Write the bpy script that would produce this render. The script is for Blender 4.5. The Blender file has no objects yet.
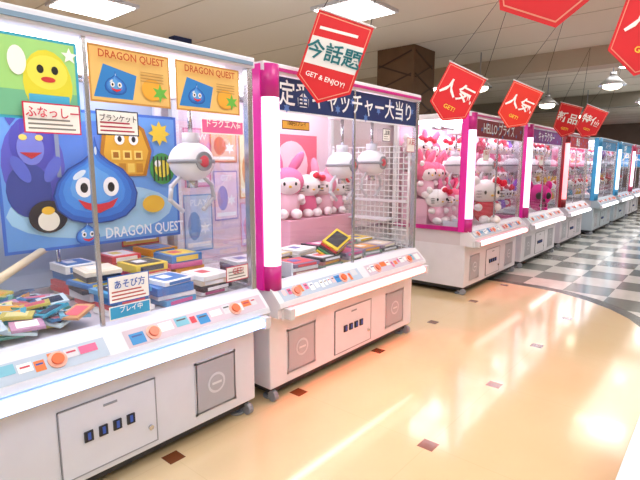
import bpy, bmesh, math, random
from mathutils import Vector, Matrix, Euler
random.seed(7)
R=math.radians
scene=bpy.context.scene
COL=scene.collection

# ------------------------------------------------------------ materials
def lin(c):
    if isinstance(c,str):
        c=c.lstrip('#'); c=[int(c[i:i+2],16)/255 for i in (0,2,4)]
    return tuple((v/12.92 if v<=.04045 else ((v+.055)/1.055)**2.4) for v in c[:3])+(1,)
_m={}
def mat(col,rough=.5,metal=0,emit=0):
    k=(str(col),rough,metal,emit)
    if k in _m: return _m[k]
    m=bpy.data.materials.new('paint_'+str(col).strip('#')); m.use_nodes=True
    p=m.node_tree.nodes['Principled BSDF']
    c=lin(col); nt=m.node_tree
    if emit==0 and metal==0:
        n=nt.nodes.new('ShaderNodeTexNoise'); n.inputs['Scale'].default_value=9
        tc=nt.nodes.new('ShaderNodeTexCoord'); nt.links.new(tc.outputs['Object'],n.inputs['Vector'])
        mx=nt.nodes.new('ShaderNodeMixRGB'); mx.inputs[1].default_value=c
        mx.inputs[2].default_value=tuple(v*.92 for v in c[:3])+(1,)
        nt.links.new(n.outputs['Fac'],mx.inputs[0]); nt.links.new(mx.outputs[0],p.inputs['Base Color'])
    else: p.inputs['Base Color'].default_value=c
    p.inputs['Roughness'].default_value=rough
    p.inputs['Metallic'].default_value=metal
    if emit:
        p.inputs['Emission Color'].default_value=c
        p.inputs['Emission Strength'].default_value=emit
    _m[k]=m; return m
def glass_mat(name='clear_glass'):
    m=bpy.data.materials.new(name); m.use_nodes=True; nt=m.node_tree; nt.nodes.clear()
    o=nt.nodes.new('ShaderNodeOutputMaterial'); mx=nt.nodes.new('ShaderNodeMixShader')
    t=nt.nodes.new('ShaderNodeBsdfTransparent'); t.inputs[0].default_value=(.96,.985,1,1)
    g=nt.nodes.new('ShaderNodeBsdfGlossy'); g.inputs['Roughness'].default_value=.02
    lw=nt.nodes.new('ShaderNodeLayerWeight'); lw.inputs[0].default_value=.5
    pw=nt.nodes.new('ShaderNodeMath'); pw.operation='POWER'; pw.inputs[1].default_value=3; nt.links.new(lw.outputs['Facing'],pw.inputs[0])
    ma=nt.nodes.new('ShaderNodeMath'); ma.operation='MULTIPLY_ADD'; ma.inputs[1].default_value=.8; ma.inputs[2].default_value=.10; nt.links.new(pw.outputs[0],ma.inputs[0])
    nt.links.new(ma.outputs[0],mx.inputs[0]); nt.links.new(t.outputs[0],mx.inputs[1]); nt.links.new(g.outputs[0],mx.inputs[2])
    nt.links.new(mx.outputs[0],o.inputs[0]); return m
GLASS=glass_mat()
WHITE=mat('#f2f1f6',.3); OFF=mat('#d8d9e2',.4); GREY=mat('#9a9ea8',.45); DARK=mat('#2a2c34',.5)
SILV=mat('#c9ccd2',.25,.9); BLK=mat('#101014',.6)

# ------------------------------------------------------------ mesh builder (plain lists: fast)
_sc={}
def usph(seg):
    if seg in _sc: return _sc[seg]
    rings=max(5,seg*2//3); V=[(0,0,1)]; F=[]
    for i in range(1,rings):
        t=math.pi*i/rings
        for j in range(seg):
            p=2*math.pi*j/seg; V.append((math.sin(t)*math.cos(p),math.sin(t)*math.sin(p),math.cos(t)))
    V.append((0,0,-1)); L=len(V)-1
    for j in range(seg): F.append((0,1+j,1+(j+1)%seg))
    for i in range(rings-2):
        for j in range(seg):
            a=1+i*seg+j; b_=1+i*seg+(j+1)%seg; F.append((a,a+seg,b_+seg,b_))
    for j in range(seg): F.append((L,1+(rings-2)*seg+(j+1)%seg,1+(rings-2)*seg+j))
    _sc[seg]=([Vector(v) for v in V],F); return _sc[seg]
class B:
    def __init__(s): s.v=[];s.f=[];s.fm=[];s.fs=[];s.mats=[]
    def mi(s,m):
        if m not in s.mats: s.mats.append(m)
        return s.mats.index(m)
    def add(s,V,F,m,sm=False):
        o=len(s.v); s.v.extend([tuple(x) for x in V]); i=s.mi(m)
        for k,f in enumerate(F):
            s.f.append(tuple(o+q for q in f)); s.fm.append(i); s.fs.append(sm if isinstance(sm,bool) else sm[k])
    def box(s,a,b,m,bev=0,rot=None):
        c=Vector([(a[i]+b[i])/2 for i in range(3)]); h=[abs(b[i]-a[i])/2 for i in range(3)]
        bev=min(bev,min(h)*.9)
        if bev<=0:
            V=[Vector((x*h[0],y*h[1],z*h[2])) for x in(-1,1) for y in(-1,1) for z in(-1,1)]
            F=[(0,1,3,2),(4,6,7,5),(0,4,5,1),(2,3,7,6),(0,2,6,4),(1,5,7,3)]
        else:
            bm=bmesh.new(); bmesh.ops.create_cube(bm,size=1,matrix=Matrix.Diagonal((h[0]*2,h[1]*2,h[2]*2,1)))
            bmesh.ops.bevel(bm,geom=bm.edges[:],offset=bev,segments=2,affect='EDGES',profile=.6)
            bm.verts.index_update(); V=[x.co.copy() for x in bm.verts]; F=[tuple(q.index for q in f.verts) for f in bm.faces]; bm.free()
        if rot:
            Rm=rot.to_matrix(); V=[Rm@x for x in V]
        s.add([x+c for x in V],F,m,False)
    def cyl(s,p,q,r,m,r2=None,seg=14,smooth=True):
        p=Vector(p);q=Vector(q);d=q-p; r2=r if r2 is None else r2
        Q=d.to_track_quat('Z','Y'); V=[];F=[];n=seg
        for base,rad in((p,r),(q,r2)):
            for j in range(n):
                t=2*math.pi*j/n; V.append(base+Q@Vector((rad*math.cos(t),rad*math.sin(t),0)))
        for j in range(n): F.append((j,(j+1)%n,n+(j+1)%n,n+j))
        F.append(tuple(range(n))[::-1]); F.append(tuple(range(n,2*n)))
        s.add(V,F,m,[True]*n+[False,False])
    def sph(s,c,r,m,seg=14,rot=None,M0=None):
        if not hasattr(r,'__len__'): r=(r,r,r)
        V,F=usph(seg); M=Matrix.Translation(c)@((rot.to_matrix().to_4x4()) if rot else Matrix())@Matrix.Diagonal((*r,1))
        if M0 is not None: M=M0@M
        s.add([M@v for v in V],F,m,True)
    def poly(s,pts,m): s.add(pts,[tuple(range(len(pts)))],m)
    def prof(s,pts,y0,y1,m):
        n=len(pts); V=[(p[0],y0,p[1]) for p in pts]+[(p[0],y1,p[1]) for p in pts]
        s.add(V,[tuple(range(n))[::-1],tuple(range(n,2*n))]+[(i,(i+1)%n,n+(i+1)%n,n+i) for i in range(n)],m)
    def done(s,name,parent=None):
        me=bpy.data.meshes.new(name); me.from_pydata(s.v,[],s.f)
        for m in s.mats: me.materials.append(m)
        me.polygons.foreach_set('material_index',s.fm); me.polygons.foreach_set('use_smooth',s.fs); me.update()
        o=bpy.data.objects.new(name,me); COL.objects.link(o)
        if parent: o.parent=parent
        return o
def empty(name,loc=(0,0,0),rz=0):
    e=bpy.data.objects.new(name,None); e.empty_display_size=.1; COL.objects.link(e)
    e.location=loc; e.rotation_euler=(0,0,rz); return e
def text(s,size,col,parent,loc,rot=(R(90),0,R(90)),bold=.012,emit=0,name='lettering',align='CENTER',sx=1):
    c=bpy.data.curves.new(name,'FONT'); c.body=s; c.size=size; c.align_x=align; c.align_y='CENTER'
    c.offset=bold*size; c.resolution_u=2
    c.materials.append(mat(col,.6,0,emit))
    o=bpy.data.objects.new(name,c); COL.objects.link(o); o.location=loc; o.rotation_euler=rot; o.scale=(sx,1,1)
    if parent: o.parent=parent
    return o
class Art(B):   # 2-D artwork on a real flat sheet facing +X: u -> y, v -> z
    def __init__(s,x,y,z): super().__init__(); s.x=x;s.y=y;s.z=z;s.k=0
    def P(s,pts,col,rough=.5,emit=0):
        s.k+=1; X=s.x+s.k*.0004
        s.poly([(X,s.y+u,s.z+v) for u,v in pts],mat(col,rough,0,emit))
    def rect(s,u0,v0,u1,v1,col,emit=0): s.P([(u0,v0),(u1,v0),(u1,v1),(u0,v1)],col,emit=emit)
    def ell(s,u,v,a,b,col,n=20,rot=0):
        s.P([(u+a*math.cos(t)*math.cos(rot)-b*math.sin(t)*math.sin(rot),v+a*math.cos(t)*math.sin(rot)+b*math.sin(t)*math.cos(rot)) for t in [2*math.pi*i/n for i in range(n)]],col)
    def star(s,u,v,r,col,n=5,r2=.45):
        s.P([(u+(r if i%2==0 else r*r2)*math.sin(math.pi*i/n),v+(r if i%2==0 else r*r2)*math.cos(math.pi*i/n)) for i in range(2*n)],col)
    def slime(s,u,v,k,cols=('#0f3f96','#1f62c4','#2f7cdc','#4694ea','#62abf2'),hi='#dff2ff'):
        h=[(0,1.25),(.05,1.0),(.13,.84),(.33,.68),(.65,.5),(.9,.2),(1,-.1),(.93,-.42),(.66,-.66),(.3,-.76),(0,-.78)]
        full=h+[(-a,b) for a,b in h[-2:0:-1]]
        for i,c in enumerate(cols):
            f=(1.04,1,.9,.76,.55)[i]; o=(0,0,.05,.12,.2)[i]
            s.P([(u+(a*f-o*.5)*k,v+(b*f+o*.6)*k) for a,b in full],c)
        s.ell(u-.42*k,v+.38*k,.18*k,.07*k,hi,rot=.6); s.ell(u,v+.95*k,.03*k,.1*k,hi)
        for e in(-.33,.33):
            s.ell(u+e*k,v+.08*k,.2*k,.24*k,'#ffffff'); s.ell(u+e*k,v+.07*k,.09*k,.12*k,'#101020')
        s.P([(u+k*a,v+k*b) for a,b in [(-.5,-.2),(-.25,-.3),(0,-.34),(.25,-.3),(.5,-.2),(.35,-.42),(0,-.56),(-.35,-.42)]],'#d8263c')

# ------------------------------------------------------------ room shell
def node(nt,t,**k):
    n=nt.nodes.new(t)
    for a,b in k.items(): setattr(n,a,b)
    return n
def math_(nt,op,a,b=None,c=None):
    n=nt.nodes.new('ShaderNodeMath'); n.operation=op
    for i,v in enumerate((a,b,c)):
        if v is None: continue
        if isinstance(v,(int,float)): n.inputs[i].default_value=v
        else: nt.links.new(v,n.inputs[i])
    return n.outputs[0]
def mixc(nt,f,a,b):
    n=nt.nodes.new('ShaderNodeMixRGB')
    nt.links.new(f,n.inputs[0])
    for i,v in ((1,a),(2,b)):
        if isinstance(v,tuple): n.inputs[i].default_value=v
        else: nt.links.new(v,n.inputs[i])
    return n.outputs[0]
def cream_mat():
    m=bpy.data.materials.new('cream_tile'); m.use_nodes=True; nt=m.node_tree; p=nt.nodes['Principled BSDF']
    tc=node(nt,'ShaderNodeTexCoord'); sp=node(nt,'ShaderNodeSeparateXYZ'); nt.links.new(tc.outputs['Object'],sp.inputs[0])
    def cell(o,off,per):
        f=math_(nt,'FRACT',math_(nt,'ADD',math_(nt,'DIVIDE',math_(nt,'ADD',o,off+50*per),per),.5))
        return math_(nt,'MULTIPLY',math_(nt,'ABSOLUTE',math_(nt,'SUBTRACT',f,.5)),per)
    cx=cell(sp.outputs[0],1.04,.89); cy=cell(sp.outputs[1],-2.07,.89)
    dot=math_(nt,'MULTIPLY',math_(nt,'LESS_THAN',cx,.042),math_(nt,'LESS_THAN',cy,.042))
    line=math_(nt,'MAXIMUM',math_(nt,'LESS_THAN',cx,.0022),math_(nt,'LESS_THAN',cy,.0022))
    n=node(nt,'ShaderNodeTexNoise'); n.inputs['Scale'].default_value=1.2; n.inputs['Detail'].default_value=6; nt.links.new(tc.outputs['Object'],n.inputs[0])
    base=mixc(nt,n.outputs['Fac'],lin('#ecd6ae'),lin('#dec090'))
    base=mixc(nt,math_(nt,'MULTIPLY',line,.15),base,lin('#b89668'))
    base=mixc(nt,dot,base,lin('#7c4528'))
    nt.links.new(base,p.inputs['Base Color']); p.inputs['Roughness'].default_value=.14
    p.inputs['Coat Weight'].default_value=.6; p.inputs['Coat Roughness'].default_value=.08
    return m
def checker_mat():
    m=bpy.data.materials.new('checker_tile'); m.use_nodes=True; nt=m.node_tree; p=nt.nodes['Principled BSDF']
    tc=node(nt,'ShaderNodeTexCoord'); c=node(nt,'ShaderNodeTexChecker'); nt.links.new(tc.outputs['Object'],c.inputs['Vector'])
    c.inputs['Scale'].default_value=1/.45; c.inputs['Color1'].default_value=lin('#dfdfd8'); c.inputs['Color2'].default_value=lin('#80847e')
    n=node(nt,'ShaderNodeTexNoise'); n.inputs['Scale'].default_value=14; nt.links.new(tc.outputs['Object'],n.inputs[0])
    mx=node(nt,'ShaderNodeMixRGB',blend_type='MULTIPLY'); mx.inputs[0].default_value=.25
    nt.links.new(c.outputs[0],mx.inputs[1]); nt.links.new(n.outputs['Fac'],mx.inputs[2]); nt.links.new(mx.outputs[0],p.inputs['Base Color'])
    p.inputs['Roughness'].default_value=.16; return m
def wall_mat(a,b,scale=3,rough=.7):
    m=bpy.data.materials.new('wall_paint'); m.use_nodes=True; nt=m.node_tree; p=nt.nodes['Principled BSDF']
    tc=node(nt,'ShaderNodeTexCoord'); n=node(nt,'ShaderNodeTexNoise'); n.inputs['Scale'].default_value=scale; nt.links.new(tc.outputs['Object'],n.inputs[0])
    nt.links.new(mixc(nt,n.outputs['Fac'],lin(a),lin(b)),p.inputs['Base Color']); p.inputs['Roughness'].default_value=rough; return m
X0,X1,Y0,Y1,H=-9,3.2,-3,21,2.9
b=B(); b.box((X0,Y0,-.1),(X1,Y1,0),checker_mat())
b2=[(-9,5.75),(-2.6,5.78),(-2,5.76),(-1.6,5.74),(-1.33,5.68),(-1.05,5.54),(-.79,5.33),(-.6,5.1),(-.44,4.8),(-.3,4.4),(-.15,3.8),(0,3.1),(.2,2.2),(.5,1),(1.2,-.5),(2,-3),(-9,-3)]
dk=[(-9,5.9),(-2.6,5.92),(-2,5.9),(-1.56,5.88),(-1.26,5.81),(-.96,5.66),(-.69,5.43),(-.49,5.18),(-.32,4.85),(-.18,4.43),(-.02,3.8),(.13,3.1),(.33,2.2),(.63,1),(1.33,-.5),(2.13,-3),(-9,-3)]
b.poly([(x,y,.002) for x,y in dk],mat('#55534c',.25))
b.poly([(x,y,.004) for x,y in b2],cream_mat())
b.done('floor')
b=B(); b.box((X0,Y0,H),(X1,Y1,H+.1),wall_mat('#e2dccf','#d8d1c3',.6,.8))
b.done('ceiling')
b=B()
for i in range(26): b.box((X0,Y0+.5+i*.9,H-.004),(X1,Y0+.510+i*.9,H),mat('#bdb5a4',.8))
b.done('trim_4')
wm=wall_mat('#cdbfa4','#bcae92')
b=B(); b.box((X0-.1,Y0,0),(X0,Y1,H),wm); b.done('wall_left')
b=B(); b.box((X1,Y0,0),(X1+.1,Y1,H),wm); b.done('wall_right')
b=B(); b.box((X0,Y1,0),(X1,Y1+.1,H),wall_mat('#8b7a72','#74655f')); b.done('wall_far')
b=B(); b.box((X0,Y0-.1,0),(X1,Y0,H),wm); b.done('wall_near')
b=B(); b.box((X0,7.2,2.66),(X1,7.5,H),wall_mat('#b9b0a0','#aca393')); b.done('trim_1')
b=B(); b.box((X0,12,2.62),(X1,12.3,H),wall_mat('#8d877b','#7f7a6e')); b.done('trim_2')
b=B(); b.box((-6.3,Y0,2.66),(-6.0,7.2,H),wall_mat('#cabea5','#bcb098')); b.done('trim_3')

def ceiling_panel(x,y,sx=.55,sy=.55,e=10):
    b=B(); b.box((x-sx/2-.03,y-sy/2-.03,H-.03),(x+sx/2+.03,y+sy/2+.03,H),OFF)
    b.box((x-sx/2,y-sy/2,H-.036),(x+sx/2,y+sy/2,H-.028),mat('#fffaf2',.5,0,e)); b.done('ceiling_light_panel')
for x,y in [(-2.95,4),(-2.95,2.3),(-2.95,.6),(-4.76,2.3),(-4.76,.4),(-1.1,4.0),(-1.1,2.3),(-1.1,.6),(-1.1,-1.2),(.8,4),(.8,2.3),(.8,.6),(.8,6),(.8,9),(.8,13),(.8,17),(-7.4,3),(-7.4,6),(-2.9,-1.2)]:
    ceiling_panel(x,y)
for x,y in [(-1.2,8.6),(-4.6,8.8),(-1.2,14),(-4.6,14)]: ceiling_panel(x,y,e=8)

def pendant(x,y,z,r=.2):
    b=B(); b.cyl((x,y,z+r*.9),(x,y,H),.008,GREY,seg=8)
    b.cyl((x,y,z+r*.6),(x,y,z+r),.04,SILV)
    b.cyl((x,y,z),(x,y,z+r*.65),r,mat('#c9ccd0',.3,.6),r2=.05,seg=24)
    b.cyl((x,y,z-.012),(x,y,z),r*1.02,SILV,seg=24)
    b.sph((x,y,z-.02),(r*.7,r*.7,r*.28),mat('#fff1d8',.5,0,9)); b.done('pendant_lamp')
for p in [(-3.6,6.5,2.5,.16),(-2.75,6.6,2.45,.16),(-3.9,8.2,2.45,.18),(-1.4,7.9,2.5,.17),(-2.6,9.2,2.45,.18),(-1.2,9.8,2.45,.18),(-2.4,11.2,2.4,.2)]: pendant(*p)

# ------------------------------------------------------------ claw machines
def claw(bd,x,y,z,acc,top=1.74):
    bd.cyl((x,y,z+.1),(x,y,top),.012,SILV,seg=8)
    bd.cyl((x,y,z+.08),(x,y,z+.15),.045,OFF)
    bd.sph((x,y,z),(.12,.12,.105),WHITE,22)
    bd.cyl((x,y,z-.01),(x,y,z+.01),.125,GREY,seg=26)
    bd.cyl((x+.095,y,z),(x+.117,y,z),.05,GREY,seg=20); bd.sph((x+.108,y,z),(.02,.035,.035),mat(acc,.4),12)
    bd.cyl((x,y,z-.14),(x,y,z-.07),.03,SILV)
    for s in(-1,1):
        q=[(x,y+s*.06,z-.07),(x,y+s*.13,z-.13),(x,y+s*.14,z-.2),(x,y+s*.07,z-.26)]
        for a,c in zip(q,q[1:]): bd.cyl(a,c,.012,OFF,seg=8); bd.sph(c,.014,OFF,8)
def machine(loc,W,D=.92,rz=0,acc='#c8248c',tube='#ffffff',te=4,base='#ebebf4',post=True,sign='#16306e',inner='#fff6fb',stext='UFO CATCHER  プライズ',claws=None,name='claw_machine',stripe=None,postc='#ffd9f0',ie=5,signs=True,back='#e8d8e2',topacc=None,steps=None,bars=False,grid=False,glow=None):
    E=empty(name,loc,rz); WB=mat(base,.3); A=mat(acc,.3)
    b=B()
    b.box((-D+.02,.03,.09),(-.02,W-.03,.56),WB,.01)
    b.box((-D+.05,.06,.05),(-.05,W-.06,.1),DARK)
    for fx in(-.1,-D+.1):
        for fy in(.1,W-.1):
            b.cyl((fx,fy,0.012),(fx,fy,.06),.022,SILV,seg=10); b.cyl((fx,fy,0.005),(fx,fy,.018),.042,GREY,seg=14)
    for fy in(.07,W-.07):
        b.cyl((-.04,fy-.015,.037),(-.04,fy+.015,.037),.032,GREY,seg=16)
    fx=-.02
    def frame(y0,z0,y1,z1,m,t=.006):
        for a,c in (((fx,y0,z0),(fx+.006,y1,z0+t)),((fx,y0,z1-t),(fx+.006,y1,z1)),((fx,y0,z0),(fx+.006,y0+t,z1)),((fx,y1-t,z0),(fx+.006,y1,z1))): b.box(a,c,m)
    dw=.215
    b.box((fx,W/2-dw,.12),(fx+.004,W/2+dw,.43),WB); frame(W/2-dw,.12,W/2+dw,.43,GREY,.005)
    for i in range(4):
        y=W/2-.10+i*.062
        b.box((fx+.003,y-.018,.26),(fx+.012,y+.018,.305),DARK); b.box((fx+.01,y-.006,.27),(fx+.016,y+.006,.3),mat('#3d64c9',.4))
    b.cyl((fx,W/2+.18,.2),(fx+.014,W/2+.18,.2),.012,SILV); b.box((fx,W/2-.03,.385),(fx+.007,W/2+.03,.395),GREY)
    for yc in(.30,W-.30):
        b.box((fx,yc-.125,.15),(fx+.006,yc+.125,.42),mat('#b8bac4',.5)); frame(yc-.13,.145,yc+.13,.425,OFF,.012)
        b.cyl((fx+.006,yc,.285),(fx+.008,yc,.285),.055,mat('#dcdee6',.5),seg=24); b.cyl((fx+.008,yc,.285),(fx+.010,yc,.285),.042,mat('#b8bac4',.5),seg=24)
        b.box((fx+.008,yc-.03,.279),(fx+.011,yc+.03,.291),mat('#e3e5ea',.5))
    b.done('cabinet_base',E)
    b=B()
    b.prof([(-.07,.55),(-.07,.73),(-.01,.73),(.02,.705),(.085,.64),(.095,.615),(.07,.60),(.07,.55)],0.01,W-.01,WB)
    nrm=Vector((.065,0,.065)).normalized()
    def onslope(t,y0,y1,t2,m,h=.002):
        q=[(.02+.065*t,y0,.705-.065*t),(.02+.065*t2,y0,.705-.065*t2),(.02+.065*t2,y1,.705-.065*t2),(.02+.065*t,y1,.705-.065*t)]
        b.poly([(v[0]+nrm.x*h,v[1],v[2]+nrm.z*h) for v in q],m)
    rr=random.Random(int(loc[1]*10))
    for side in(0,1):
        o=side*W/2
        onslope(.04,o+.05,o+W/2-.03,.96,mat('#b9cbe2' if side==0 else '#d5c6d8',.4),.0015)
        y=o+.07
        while y<o+W/2-.09:
            w=rr.uniform(.02,.07); c=rr.choice(['#e23a4e','#2b8fd6','#f4f4f8','#ffffff','#e86a9a','#7ac0da','#d8dbe6','#f4f4f8','#ec7a3a','#ffffff','#f0d0d8'])
            t0=rr.uniform(.08,.3); onslope(t0,y,y+w,min(.92,t0+rr.uniform(.35,.6)),mat(c,.4),.003)
            if rr.random()<.6: onslope(t0+.12,y+w*.15,y+w*.85,t0+.2,mat(rr.choice(['#c03050','#3050a0','#505058']),.4),.0038)
            y+=w+rr.uniform(.004,.02)
        for yy,c in ((o+.18,'#e87858'),(o+W/2-.22,'#ef7040')):
            p=Vector((.0525,yy,.6725)); b.cyl(p,p+nrm*.008,.034,mat('#f2b8a8',.3),seg=20); b.cyl(p+nrm*.006,p+nrm*.018,.022,mat(c,.3),seg=20)
    b.box((.0,.04,.535),(.085,W-.04,.60),WB,.008)
    b.cyl((.108,.08,.575),(.108,W-.08,.575),.025,mat(tube,.4,0,te),seg=14)
    for yy in(.065,W-.065): b.box((.07,yy-.02,.545),(.137,yy+.02,.607),OFF,.006)
    b.done('control_deck',E)
    if glow:   # coloured light added under the deck to tint the floor; no strip modelled
        l=bpy.data.lights.new('floor_glow_light','AREA'); l.shape='RECTANGLE'; l.size=W-.2; l.size_y=.03; l.energy=glow[1]; l.color=glow[0]; l.spread=R(110)
        o=bpy.data.objects.new('floor_glow_light',l); COL.objects.link(o); o.parent=E; o.location=(.05,W/2,.53)
        o.rotation_euler=(Matrix((Vector((0,1,0)),Vector((-.80,0,-.60)),Vector((-.60,0,.80)))).transposed()).to_euler()
    b=B()
    b.box((-D+.03,.03,.55),(-.07,W-.03,.70),mat('#dcd6de',.5))
    if not bars:
        b.box((-.30,.06,.70),(-.1,.075,.80),mat('#e8f0fa',.2)); b.box((-.30,.30,.70),(-.1,.315,.80),mat('#e8f0fa',.2))
        b.box((-.28,.09,.702),(-.1,.30,.706),DARK)
    else:
        for x0,y0,x1,y1 in((-.12,.42,-.8,1.0),(-.12,.12,-.8,.7)):
            b.cyl((x0,y0,.92),(x1,y1,1.0),.018,mat('#d8c8a8',.4))
            b.cyl((x0,y0,.70),(x0,y0,.92),.012,SILV); b.cyl((x1,y1,.70),(x1,y1,1.0),.012,SILV)
    for s in steps or []:
        b.box((s[0]-loc[0],s[2]-loc[1],.70),(s[1]-loc[0],s[3]-loc[1],s[4]),mat(s[5],.6))
    b.done('play_field',E)
    if grid:
        b=B(); w=WHITE; yg=W-.06
        for i in range(18): x=-.83+i*.045; b.cyl((x,yg,.72),(x,yg,1.55),.005,w,seg=6)
        for i in range(19): z=.74+i*.045; b.cyl((-.84,yg-.006,z),(-.06,yg-.006,z),.005,w,seg=6)
        for x in(-.84,-.06): b.cyl((x,yg,.70),(x,yg,1.57),.01,w,seg=8)
        b.box((-.84,yg-.03,1.1),(-.06,yg,1.12),WHITE); b.box((-.6,yg-.1,.95),(-.2,yg-.01,.962),WHITE)
        b.done('wire_grid',E)
    b=B(); t=.045
    TOP=1.89
    for y in(0.01,W-.01-t): b.box((-D,y,.55),(-D+t,y+t,TOP),WHITE)
    b.box((-.05,W-.01-.035,.72),(-.01,W-.01,TOP),SILV,.005)
    if post:
        b.cyl((-.02,.055,.70),(-.02,.055,.84),.055,A,seg=18); b.cyl((-.02,.055,1.76),(-.02,.055,1.93),.055,A,seg=18)
        b.cyl((-.02,.055,.84),(-.02,.055,1.76),.054,mat(postc,.4,0,1.7),seg=18)
        b.box((-.10,.0,.70),(-.05,.11,1.93),A)
        b.box((-.09,-.008,.70),(-.025,.006,1.93),mat(acc,.3,0,.35))
    else: b.box((-.05,.01,.72),(-.01,.045,TOP),SILV,.005)
    b.box((-.04,W/2-.008,.73),(-.025,W/2+.008,TOP),SILV)
    b.box((-D,.01,.70),(-D+.04,W-.01,.74),SILV)
    for y in(.01,W-.035): b.box((-D,y,.70),(-.05,y+.025,.745),A if stripe else SILV)
    b.box((-D+.008,.05,.74),(-D+.016,W-.05,TOP),mat(back,.5))
    b.done('frame',E)
    b=B(); b.box((-D,0,TOP),(.0,W,1.945),WB,.01)
    b.box((-.005,.02,TOP+.012),(.008,W-.02,TOP+.03),mat(topacc,.4) if topacc else A)
    b.box((-D+.1,.1,TOP-.015),(-.12,W-.1,TOP),mat(inner,.5,0,ie)); b.done('roof',E)
    b=B()
    b.poly([(-.033,.05,.73),(-.033,W-.045,.73),(-.033,W-.045,TOP),(-.033,.05,TOP)],GLASS)
    for y in(.028,W-.03): b.poly([(-D+.045,y,.74),(-.055,y,.74),(-.055,y,TOP),(-D+.045,y,TOP)],GLASS)
    b.done('glass_panes',E)
    b=B(); b.cyl((-D/2,.06,1.80),(-D/2,W-.06,1.80),.014,SILV,seg=8); b.cyl((-D/2+.1,.06,1.80),(-D/2+.1,W-.06,1.80),.014,SILV,seg=8)
    for cx,cy,cz in (claws or [(-.35,W*.25,1.4),(-.35,W*.78,1.4)]):
        b.box((-.8,cy-.03,1.82),(-.1,cy+.03,1.86),OFF); b.box((cx-.08,cy-.08,1.74),(cx+.08,cy+.08,1.82),WHITE,.01)
        claw(b,cx,cy,cz,'#e0405a')
    b.done('claw_carriage',E)
    if signs:
        a=Art(-.030,0,0); a.rect(.1,1.70,W-.045,1.885,sign); a.rect(.1,1.695,W-.045,1.705,'#e8ecf8')
        for k in range(10): a.star(.2+k*(W-.3)/9,1.72+.15*((k*7)%5)/5,.03,'#5a80c8',6,.5)
        a.done('header_sign',E)
        text(stext,.145,'#f4f8ff',E,(-.022,W/2+.02,1.79),sx=.92,name='header_lettering')
    return E
M1=machine((-1.93,.04,0),1.72,tube='#9cc0ff',te=4.5,post=False,signs=False,claws=[(-.3,.22,1.42),(-.3,1.52,1.42)],back='#aebfd6',topacc='#7f9cba',bars=True,base='#e4e7f4')
M2=machine((-1.93,1.82,0),1.69,tube='#ff8078',te=6,stext='定番キャッチャー大当り',claws=[(-.36,1.14,1.40),(-.3,1.45,1.42)],grid=True,steps=[(-2.8,-2.52,2.62,3.42,.98,'#f6b7cc')],back='#ecd4e0',glow=((1,.10,.10),11))
STP=[(-2.61,-2.45,4.95,6.4,.74,'#f6c2d6'),(-2.76,-2.61,4.95,6.4,1.02,'#f6c2d6'),(-2.95,-2.76,4.95,6.4,1.32,'#f6c2d6')]
M3=machine((-2.08,4.83,0),1.68,tube='#ff9a9a',te=5,stripe=1,sign='#8a1030',stext='HELLO プライズ',postc='#ffc4e8',steps=STP,back='#ffb8d4',glow=((1,.2,.2),3))
M4=machine((-2.08,6.68,0),1.68,tube='#ffe8e8',te=4,sign='#7a2a8a',stext='キャラクター',steps=[(-2.95,-2.72,6.85,8.2,.99,'#e6d6f6')])
M5=machine((-2.12,8.75,0),1.6,acc='#8a1420',sign='#b01828',stext='景品',base='#d9d3dd',postc='#ff9aa0',steps=[(-2.98,-2.72,8.9,10.2,.99,'#f6d6d6')])
M6=machine((-2.05,10.9,0),1.9,acc='#3a8fc0',sign='#2c86b8',stext='スイーツ',base='#b7c6d2',postc='#d8f0ff',steps=[(-2.92,-2.72,11,12.6,.99,'#d6e6f6')])
M7=machine((-2.05,13.1,0),1.8,acc='#3a8fc0',sign='#3a9ac8',stext='お菓子',base='#b7c6d2',postc='#d8f0ff',steps=[(-2.92,-2.72,13.2,14.8,.99,'#d6e6f6')])
M8=machine((-2.05,15.2,0),1.8,acc='#b03a60',sign='#c03a50',stext='GAME',steps=[(-2.92,-2.72,15.3,16.8,.99,'#f6d6e6')])
for i,(y,c) in enumerate([(-.1,'#2b8fd6'),(1.75,'#e86a1a'),(3.6,'#2aa070')]):
    machine((-3.98,y+1.75,0),1.72,rz=math.pi,acc=c,sign=c,stext='プライズ')

# ------------------------------------------------------------ columns
b=B(); b.box((-3.75,5.6,0),(-3.2,6.15,H),wall_mat('#70533a','#543c28',6)); b.box((-3.78,5.57,0),(-3.17,6.18,.1),DARK)
for i in range(7):
    z=1.9+i*.14; b.box((-3.74,5.592,z),(-3.22,5.6,z+.02),mat('#402818',.6),rot=Euler((0,R(20 if i%2 else -18),0)))
    b.box((-3.2,5.62,z),(-3.192,6.1,z+.02),mat('#402818',.6),rot=Euler((R(24 if i%2 else -20),0,0)))
b.done('column')
for x,y in((-5.2,1.2),(-5.2,3.55)):
    b=B(); b.box((x-.06,y-.12,0),(x+.06,y+.12,H),mat('#1f3060',.4)); b.box((x-.14,y-.2,0),(x+.14,y+.2,.03),DARK)
    for k in range(8): b.box((x+.06,y-.1,.3+k*.33),(x+.075,y+.1,.33+k*.33),mat('#4668b0',.4))
    b.done('steel_column')

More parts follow.
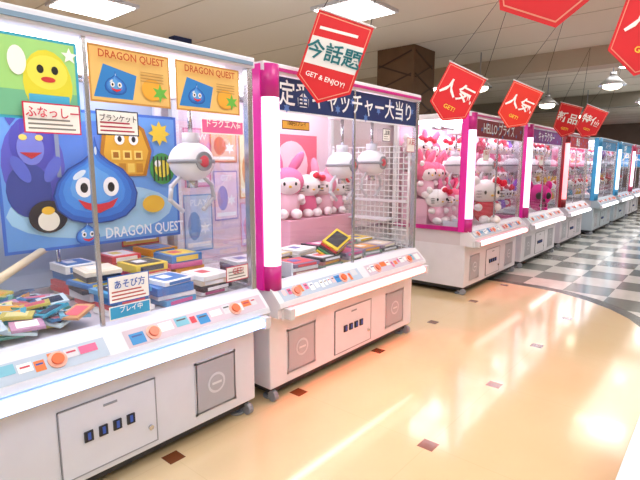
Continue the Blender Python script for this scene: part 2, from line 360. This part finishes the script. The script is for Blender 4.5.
# ------------------------------------------------------------ banners
def banner(x,y,z,yaw,s1,s2,tilt=0,w=.34,h=.46,c='#e0202c',tc='#ffffff',bandc=None):
    E=empty('hanging_banner',(x,y,z)); E.rotation_euler=(0,R(tilt),R(yaw))
    b=B(); pts=[(-w/2,h/2),(w/2,h/2),(w/2,-h*.28),(0,-h/2),(-w/2,-h*.28)]
    def P(f,Y,m): b.poly([(u*f,Y,v*f) for u,v in pts],m)
    P(1,0,mat(c,.6)); P(1,.002,mat(c,.6)); P(.93,-.0012,mat('#f4a890',.6)); P(.905,-.0024,mat(c,.6))
    if bandc:
        b.poly([(-w*.46,-.004,-.05),(w*.46,-.004,-.03),(w*.46,-.004,.115),(-w*.46,-.004,.095)],mat('#f4f6f8',.6))
        b.poly([(-w*.38,-.0045,.135),(w*.3,-.0045,.15),(w*.3,-.0045,.165),(-w*.38,-.0045,.15)],mat('#ffffff',.6))
        tc=bandc
    b.cyl((-w/2-.01,0,h/2),(w/2+.01,0,h/2),.005,WHITE,seg=8)
    b.done('cloth',E)
    text(s1,.135 if len(s1)<3 else .102,tc,E,(0,-.008,.03),rot=(R(90),R(-3) if bandc else 0,0),name='banner_lettering',bold=.018)
    if s2: text(s2,.036,'#ffffff',E,(0,-.008,-.10),rot=(R(90),0,0),name='banner_small_lettering')
    else:
        text('GET!',.045,'#ffe04a',E,(0,-.008,-.10),rot=(R(90),0,0),name='banner_small_lettering')
    c0=Vector((0,0,h/2)); L=(H-z-h/2*math.cos(R(tilt)))
    b=B()
    for s in(-1,1): b.cyl(Vector((s*(w/2-.02),0,h/2)),c0+Vector((0,0,L*.97)),.002,BLK,seg=6)
    b.done('string',E)
banner(-1.7,2.1,1.95,32,'今話題','GET & ENJOY!',20,bandc='#127480',w=.31)
banner(-1.7,3.62,1.93,35,'人気','',26,w=.31,h=.42)
banner(-1.7,5.05,1.97,30,'人気','',24,w=.31,h=.44,c='#e83020')
banner(-1.7,6.9,1.96,38,'新品','',14,w=.28,h=.42)
banner(-1.7,8.2,2.02,25,'特価','',24,w=.32)
banner(-.54,1.83,2.09,20,'人気','GET & ENJOY!',-8)
banner(-.41,3.2,2.1,25,'人気','',15)

# ------------------------------------------------------------ plush toys
def plush_cat(b,M,k=1,dress='#e83a6a',fur='#fbf7f7',bow='#e01840'):
    K=M@Matrix.Scale(k,4)
    S=lambda c,r,m,seg=12,rot=None: b.sph(c,r,m,seg,rot,K)
    f=mat(fur,.9); d=mat(dress,.9); bl=mat('#101014',.4); bw=mat(bow,.7)
    S((0,0,.13),(.10,.12,.13),d); S((.0,0,.33),(.125,.165,.125),f,16)
    for s in(-1,1):
        S((0,s*.115,.43),(.045,.045,.065),f,10,Euler((s*-.35,0,0)))
        S((.05,s*.12,.17),(.05,.035,.035),f,10); S((.06,s*.11,.17),(.04,.04,.04),f,10)
        S((.10,s*.06,.045),(.075,.05,.045),f,10)
        S((.118,s*.075,.325),(.012,.013,.02),bl,8)
        for w in(-.03,0,.03): S((.095,s*.135,.31+w),(.006,.04,.0035),bl,6)
    S((.127,0,.295),(.012,.016,.011),mat('#f2c21e',.5),8)
    S((.07,.12,.43),(.035,.025,.025),bw,8); S((.07,.075,.445),(.03,.045,.035),bw,8,Euler((.5,0,0))); S((.07,.165,.415),(.03,.045,.035),bw,8,Euler((.5,0,0)))
def plush_rabbit(b,M,k=1,hood='#f07aa8',face='#fdeef0'):
    K=M@Matrix.Scale(k,4)
    S=lambda c,r,m,seg=12,rot=None: b.sph(c,r,m,seg,rot,K)
    h=mat(hood,.9); f=mat(face,.9); bl=mat('#101014',.4)
    S((0,0,.13),(.10,.115,.13),mat('#f7c4d6',.9)); S((0,0,.32),(.12,.15,.125),h,16); S((.045,0,.30),(.09,.115,.095),f,14)
    for s in(-1,1):
        S((-.01,s*.08,.48),(.035,.045,.12),h,10,Euler((s*-.15 if s<0 else -.6,0,0)))
        S((.05,s*.11,.18),(.045,.035,.035),f,10); S((.10,s*.06,.045),(.07,.05,.045),f,10)
        S((.128,s*.05,.305),(.01,.011,.016),bl,8)
    S((.135,0,.28),(.01,.014,.01),mat('#f2c21e',.5),8); S((.06,-.1,.42),(.02,.035,.035),mat('#ffffff',.8),8)
def plush_pile(name,items):
    b=B()
    for kind,x,y,z,rz,k,c in items:
        M=Matrix.Translation((x,y,z))@Matrix.Rotation(rz,4,'Z')
        (plush_cat(b,M,k,dress=c) if kind=='c' else plush_rabbit(b,M,k,hood=c))
    return b.done(name)
rr=random.Random(3)
pk=['#f07aa8','#e8407a','#f7a6c6','#f06a90','#fbc4d8']
it=[]
for x,z in((-2.54,.745),(-2.69,1.025),(-2.86,1.325)):
    y=5.04
    while y<6.38:
        it.append((rr.choice('cr'),x,y,z,rr.uniform(-.9,-.1),rr.uniform(.84,.95),rr.choice(pk))); y+=.21
plush_pile('plush_toy_pile',it)
b=B(); plush_cat(b,Matrix.Translation((-2.25,5.72,.71))@Matrix.Rotation(-.6,4,'Z'),1.15,dress='#e0204a'); b.done('plush_cat_toy')
b=B(); m=mat('#d81e8c',.9); k=mat('#160a14',.6)
MM=Matrix.Translation((-2.235,7.8,.925))@Matrix.Rotation(-.7,4,'Z')
b.sph((0,0,.02),(.14,.2,.17),m,18,None,MM); b.sph((.02,0,-.13),(.11,.13,.085),m,14,None,MM)
for s in(-1,1):
    b.sph((.115,s*.075,.02),(.04,.05,.055),k,12,None,MM); b.sph((0,s*.16,.17),(.04,.055,.07),m,10,None,MM)
    b.sph((.08,s*.05,-.18),(.06,.05,.035),m,10,None,MM)
b.sph((.14,0,-.045),(.015,.02,.025),k,8,None,MM)
for i in range(4): b.sph((.12,-.05+i*.033,-.125),(.014,.01,.025),k,8,None,MM)
b.done('plush_skull_toy')
for y0,y1,cs in ((6.9,8.2,['#8a5ad0','#f06aa0','#e83a6a','#ffffff']),(8.95,10.2,['#d82030','#f2c12e','#ffffff']),(11.1,12.6,['#3aa4c8','#f2c12e','#f7a6c6']),(13.3,14.7,['#f2c12e','#e8407a','#3aa4c8']),(15.4,16.8,['#e8407a','#8a5ad0'])):
    it=[]
    for x,z in((-2.625,.705),(-2.82,.995),(-2.82,1.38)):
        y=y0+.08
        while y<y1: it.append((rr.choice('cr'),x,y,z,rr.uniform(-.7,0),.85,rr.choice(cs))); y+=.25
    plush_pile('plush_toy_pile',it)
it=[('r',-2.66,2.74,.985,-.6,.9,'#f07aa8'),('c',-2.66,2.97,.985,-.2,.75,'#ee6a9c'),('r',-2.66,3.17,.985,-.9,.8,'#f79ab8'),('c',-2.66,3.34,.985,-.6,.7,'#f7a6c6')]
plush_pile('plush_toy_pile',it)

def addbox(b,x,y,z,w,d,h,rz,c,c2,rx=0,ry=0):
    r=Euler((rx,ry,rz)); C=Vector((x,y,z+h/2)); b.box((x-w/2,y-d/2,z),(x+w/2,y+d/2,z+h),mat(c,.35),0.003,rot=r)
    v=Vector((0,0,h/2+.001)); v.rotate(r); q=C+v; b.box((q.x-w*.38,q.y-d*.38,q.z-.001),(q.x+w*.38,q.y+d*.38,q.z+.001),mat(c2,.35),rot=r)
    v=Vector((w*.0,-d*.1,h/2+.002)); v.rotate(r); q=C+v; b.box((q.x-w*.2,q.y-d*.15,q.z-.001),(q.x+w*.15,q.y+d*.15,q.z+.0015),mat(random.choice(['#ffffff','#f2d86a','#5b6fb8','#e25a5e']),.35),rot=r)
    v=Vector((w/2+.001,0,0)); v.rotate(r); q=C+v; b.box((q.x-.001,q.y-d*.36,q.z-h*.32),(q.x+.001,q.y+d*.36,q.z+h*.32),mat(c2,.35),rot=r)
cs=['#f2d23a','#e2505a','#3b7fc8','#ffffff','#30303c','#f4e6d0','#54a0d0','#e8a02a','#d85a9a','#ffffff','#e8e8f0']
b=B()
for gx in(-2.19,-2.43,-2.67):
    for gy in(1.10,1.35,1.59):
        z=.705; lim=.82 if gx>-2.3 else .88
        while z<lim:
            h=rr.choice([.025,.03,.045]); dd=rr.uniform(.16,.21)
            addbox(b,gx+rr.uniform(-.015,.015),gy+rr.uniform(-.015,.015),z,.2,dd,h-.002,rr.uniform(-.12,.12),rr.choice(cs),rr.choice(cs)); z+=h
b.done('prize_box_stack')
b=B()
for L in range(4):
    for gx,gys in((-2.14,(2.28,2.54,2.8,3.04,3.27)),(-2.37,(2.02,2.28,2.54,2.8,3.04,3.27))):
        for gy in gys:
            if L>2 and gx>-2.3: continue
            addbox(b,gx+rr.uniform(-.01,.01),gy,.705+L*.026,.2,.22,.024,rr.uniform(-.15,.15),rr.choice(['#50505c','#ffffff','#d8c890','#f6e3b0','#c07a7e','#7b9a8b','#8a7a9a','#b8a8b8','#3a3a48']),rr.choice(cs))
for i in range(5):
    addbox(b,-2.15+i*.005,2.66+i*.01,.80+i*.016,.13,.24,.013,.35,['#e6c92c','#2a8a50','#303038','#c8202e','#e6c92c'][i],['#303038','#f2e04a','#c8202e','#ffffff','#303038'][i],rx=.3,ry=.5)
b.done('prize_box_stack')
b=B()
for i in range(190):
    x=rr.uniform(-2.72,-2.08); y=rr.uniform(.14,.87); z=.715+rr.uniform(0,.07)
    c=rr.choice(['#3aa8c8','#3a80b8','#d8c85c','#b8e0e8','#5aa090','#d8a070','#7ac0e0','#c898b8','#e8e0b0','#5878a8','#d8eef4','#c8dce8'])
    r=Euler((rr.uniform(-.25,.25),rr.uniform(-.25,.25),rr.uniform(-.6,.6)))
    b.box((x-.045,y-.06,z-.006),(x+.045,y+.06,z+.006),mat(c,.15),.0,rot=r)
    v=Vector((0,0,.007)); v.rotate(r); b.box((x-.03+v.x,y-.04+v.y,z+v.z-.001),(x+.03+v.x,y+.04+v.y,z+v.z+.001),mat(rr.choice(['#f2e8a0','#ffffff','#2a6090','#e86a7a','#2a3a50','#f0b040']),.15),rot=r)
b.done('prize_packet_pile')

# ------------------------------------------------------------ posters
E=empty('character_towel',(-2.56,.74,.98))
a=Art(0,0,0); a.rect(0,0,.95,.70,'#3a70d4'); a.rect(.015,.015,.935,.685,'#6aa6ee')
a.ell(.46,.18,.44,.14,'#a8d8f8'); a.ell(.5,.5,.3,.15,'#5486e0'); a.ell(.16,.42,.14,.22,'#5a5cc8')
for u,v,c in((.16,.52,'#4a4cb8'),(.13,.3,'#34489c')): a.ell(u,v,.1,.13,c)
a.P([(.07,.6),(.03,.68),(.11,.65)],'#4a4cb8'); a.P([(.22,.6),(.29,.68),(.25,.55)],'#4a4cb8')
a.ell(.15,.5,.06,.08,'#7a86e0'); a.rect(.26,.36,.28,.6,'#8a9ab8'); a.ell(.1,.4,.03,.07,'#5a6cd0',rot=.5); a.ell(.24,.4,.03,.07,'#5a6cd0',rot=-.5)
a.ell(.12,.55,.018,.014,'#ffe070'); a.ell(.19,.55,.018,.014,'#ffe070'); a.P([(.1,.48),(.2,.48),(.15,.45)],'#c02838')
a.P([(.52,.36),(.74,.36),(.78,.5),(.74,.62),(.68,.66),(.56,.66),(.5,.6),(.48,.48)],'#b87818'); a.P([(.54,.37),(.72,.37),(.76,.5),(.72,.61),(.67,.64),(.57,.64),(.52,.59),(.5,.48)],'#e8b030')
for i in range(4): a.rect(.53+i*.05,.38,.57+i*.05,.43,'#c88a20' if i%2 else '#f6d460')
for i in range(3): a.rect(.54+i*.065,.45,.59+i*.065,.5,'#f8dc70'); a.rect(.55+i*.065,.46,.58+i*.065,.49,'#a86a14')
a.ell(.59,.56,.028,.03,'#ffffff'); a.ell(.67,.56,.028,.03,'#ffffff'); a.ell(.59,.56,.012,.016,'#101020'); a.ell(.67,.56,.012,.016,'#101020')
a.star(.83,.6,.07,'#f2d23a',8,.6)
a.ell(.84,.4,.08,.09,'#3a9a4a'); a.ell(.84,.4,.05,.05,'#f2e04a'); a.ell(.81,.43,.02,.02,'#ffffff')
for k in range(5): a.rect(.78+k*.025,.33,.79+k*.025,.47,'#1a3a20')
a.ell(.2,.17,.09,.08,'#1a1a2a'); a.ell(.2,.15,.05,.05,'#f4f0e0'); a.ell(.2,.2,.03,.02,'#f2c23a'); a.ell(.77,.2,.07,.05,'#f2c23a'); a.star(.3,.63,.05,'#e84a5a',6)
a.slime(.45,.29,.215); a.slime(.38,.06,.06)
a.done('cloth',E); text('DRAGON QUEST',.08,'#f4f8ff',E,(.05,.70,.06),sx=.78)
def gold(y,w,z=1.65,x=-1.955):
    E=empty('prize_poster',(x,y,z)); a=Art(0,0,0); a.rect(0,0,w,.22,'#d09848'); a.rect(.008,.008,w-.008,.212,'#f0c878')
    a.P([(.015,.02),(w*.5,.02),(w*.56,.12),(.06,.15)],'#2c86d8'); a.slime(w*.3,.07,.045); a.ell(w*.75,.07,.05,.045,'#f2b23a'); a.star(w*.85,.06,.04,'#6ac04a',6)
    for k in range(4): a.rect(w*.6,.1+k*.012,w*.9,.104+k*.012,'#c89a50')
    a.done('sheet',E); text('DRAGON QUEST',.042,'#c8501a',E,(.015,w/2,.185),sx=.9)
gold(.91,.36); gold(1.30,.37)
E=empty('mascot_poster',(-1.955,.42,1.565)); a=Art(0,0,0); a.rect(0,0,.45,.29,'#3ab0d0'); a.rect(.01,.01,.44,.28,'#a8e48a'); a.rect(.01,.01,.44,.1,'#78c8a0')
a.ell(.34,.13,.085,.12,'#e8e23a'); a.ell(.34,.17,.07,.06,'#f4ee5a'); a.ell(.315,.18,.012,.015,'#1a1a1a'); a.ell(.365,.18,.012,.015,'#1a1a1a'); a.ell(.34,.145,.025,.01,'#d83a3a'); a.rect(.27,.03,.41,.09,'#4ab8e8'); a.star(.42,.24,.03,'#ffffff',5); a.ell(.24,.2,.03,.05,'#ffffff')
a.done('sheet',E)
def card(y,z,w,h,s,c='#ffffff',tc='#d02050',x=-1.94,size=None,sub=None):
    E=empty('notice_card',(x,y,z)); a=Art(0,0,0); a.rect(0,0,w,h,tc); a.rect(.005,.005,w-.005,h-.005,c)
    if sub:
        for i in range(3): a.rect(.015,.015+i*.016,w-.02-.01*i,.021+i*.016,sub)
    a.done('sheet',E); text(s,size or h*.45,tc,E,(.008,w/2,h*.66),sx=.9)
card(.66,1.515,.2,.11,'ふなっしー',sub='#888888',size=.042); card(.92,1.52,.18,.1,'ブランケット',size=.030,tc='#333344',sub='#b03050')
card(1.42,1.55,.26,.07,'ドラクエ入荷',c='#f06aa8',tc='#ffffff',size=.042)
card(.92,.82,.19,.12,'あそび方',tc='#3a6ac0',size=.04,sub='#c05a5a'); card(.92,.75,.19,.06,'プレイ中',c='#3aa8e0',tc='#ffffff',size=.03)
card(1.96,1.60,.23,.05,'100円1プレイ',c='#e8b04a',tc='#40200a',size=.03)
card(2.98,1.57,.1,.09,'注意',tc='#333344',size=.035,sub='#999999'); card(3.32,1.5,.12,.11,'人気',c='#f8f8f8',tc='#c02040')
card(1.54,.8,.15,.08,'GET!',c='#f2f2f2',tc='#c03050',size=.04,sub='#888888'); card(5.2,1.45,.16,.12,'可愛い',x=-2.09,size=.045); card(7.2,1.4,.2,.14,'新作',x=-2.09)
E=empty('character_poster',(-2.82,2.66,1.1)); a=Art(0,0,0); a.rect(0,0,.62,.55,'#e86a84'); a.ell(.3,.3,.2,.2,'#fbd0dc'); a.star(.1,.45,.07,'#ffffff'); a.star(.53,.1,.07,'#f8e04a'); a.done('sheet',E)
def sheet(y,z,w,h,c,c2,s):
    E=empty('prize_poster',(-2.83,y,z)); a=Art(0,0,0); a.rect(0,0,w,h,c2); a.rect(.01,.01,w-.01,h-.01,c)
    a.ell(w*.35,h*.45,w*.22,h*.25,c2); a.star(w*.72,h*.4,min(w,h)*.2,'#ffffff',6); a.rect(w*.1,h*.08,w*.9,h*.16,'#ffffff')
    a.done('sheet',E); text(s,h*.16,'#ffffff',E,(.008,w/2,h*.85))
for q in [(1.45,1.3,.26,.4,'#e86aa0','#8a5ad0','GET'),(1.45,.9,.26,.36,'#f2c860','#e25a5e','NEW'),(.08,1.2,.3,.5,'#7ac8e8','#2b8fd6','PRIZE'),
 (1.92,1.25,.22,.4,'#f0b0c8','#d86a9a','NEW'),(2.16,1.0,.22,.36,'#f6d8e8','#9a8ad0','GET'),(1.9,.8,.24,.4,'#c8d8f0','#6a9ad0','PLAY'),(2.4,1.15,.22,.48,'#f8f0c8','#e8a060','HIT'),(2.14,1.42,.24,.26,'#f4c0a0','#e07050','100'),(2.4,.78,.22,.34,'#d8c8f0','#e8a0c0','!')]: sheet(*q)

# ------------------------------------------------------------ low storage counter at right edge
b=B(); b.box((-.165,1.1,.06),(.45,2.9,.47),WHITE,.015); b.box((-.175,1.08,.47),(.46,2.92,.5),WHITE,.01); b.box((-.14,1.13,0.005),(.42,2.87,.06),DARK)
for i in range(3): b.box((-.171,1.2+i*.57,.12),(-.163,1.7+i*.57,.42),OFF,.003); b.box((-.185,1.42+i*.57,.36),(-.168,1.5+i*.57,.375),SILV)
b.done('storage_counter')
for i,(x,c,s) in enumerate([(-6.5,'#e8c020','GAME'),(-4.2,'#e03a50','プライズ'),(-1.6,'#3aa0e0','PLAZA'),(.6,'#f06aa0','PURI')]):
    E=empty('wall_sign',(x,Y1-.06,1.7)); b=B(); b.box((-.8,0,-.35),(.8,.05,.35),mat(c,.5,0,1.2),.01); b.box((-.84,.02,-.39),(.84,.06,.39),OFF); b.done('sign_box',E)
    text(s,.4,'#ffffff',E,(0,-.005,0),rot=(R(90),0,0),emit=1.5)

# ------------------------------------------------------------ world, lights, camera
w=bpy.data.worlds.new('w'); scene.world=w; w.use_nodes=True; w.node_tree.nodes['Background'].inputs[0].default_value=(1,.97,.95,1); w.node_tree.nodes['Background'].inputs[1].default_value=.4
def area(loc,size,e,col,rot=(0,0,0),sy=None):
    l=bpy.data.lights.new('area','AREA'); l.shape='RECTANGLE'; l.size=size; l.size_y=sy or size; l.energy=e; l.color=col; l.specular_factor=.25
    o=bpy.data.objects.new('added_fill_light',l); COL.objects.link(o); o.location=loc; o.rotation_euler=rot  # broad fill light added below the ceiling, with no fixture of its own
area((-.1,2.4,2.85),3.4,48,(.93,.96,1),sy=5)
area((-.4,10.5,2.85),2.4,95,(1,.97,.95),sy=6)
area((-.4,16.5,2.85),2.4,85,(1,.96,.93),sy=5)
area((-6.8,5,2.85),1.6,80,(1,.98,.95),sy=6)
area((1.5,-1,2.8),2,55,(.93,.96,1),sy=2)
cd=bpy.data.cameras.new('camera'); cam=bpy.data.objects.new('camera',cd); COL.objects.link(cam)
cd.sensor_width=36; cd.lens=483/640*36; cam.location=(0,0,1.4); cam.rotation_euler=(R(90-8.8),0,R(40.3)); cd.clip_start=.05
scene.camera=cam
scene.view_settings.view_transform='Standard'; scene.view_settings.look='None'; scene.view_settings.exposure=0
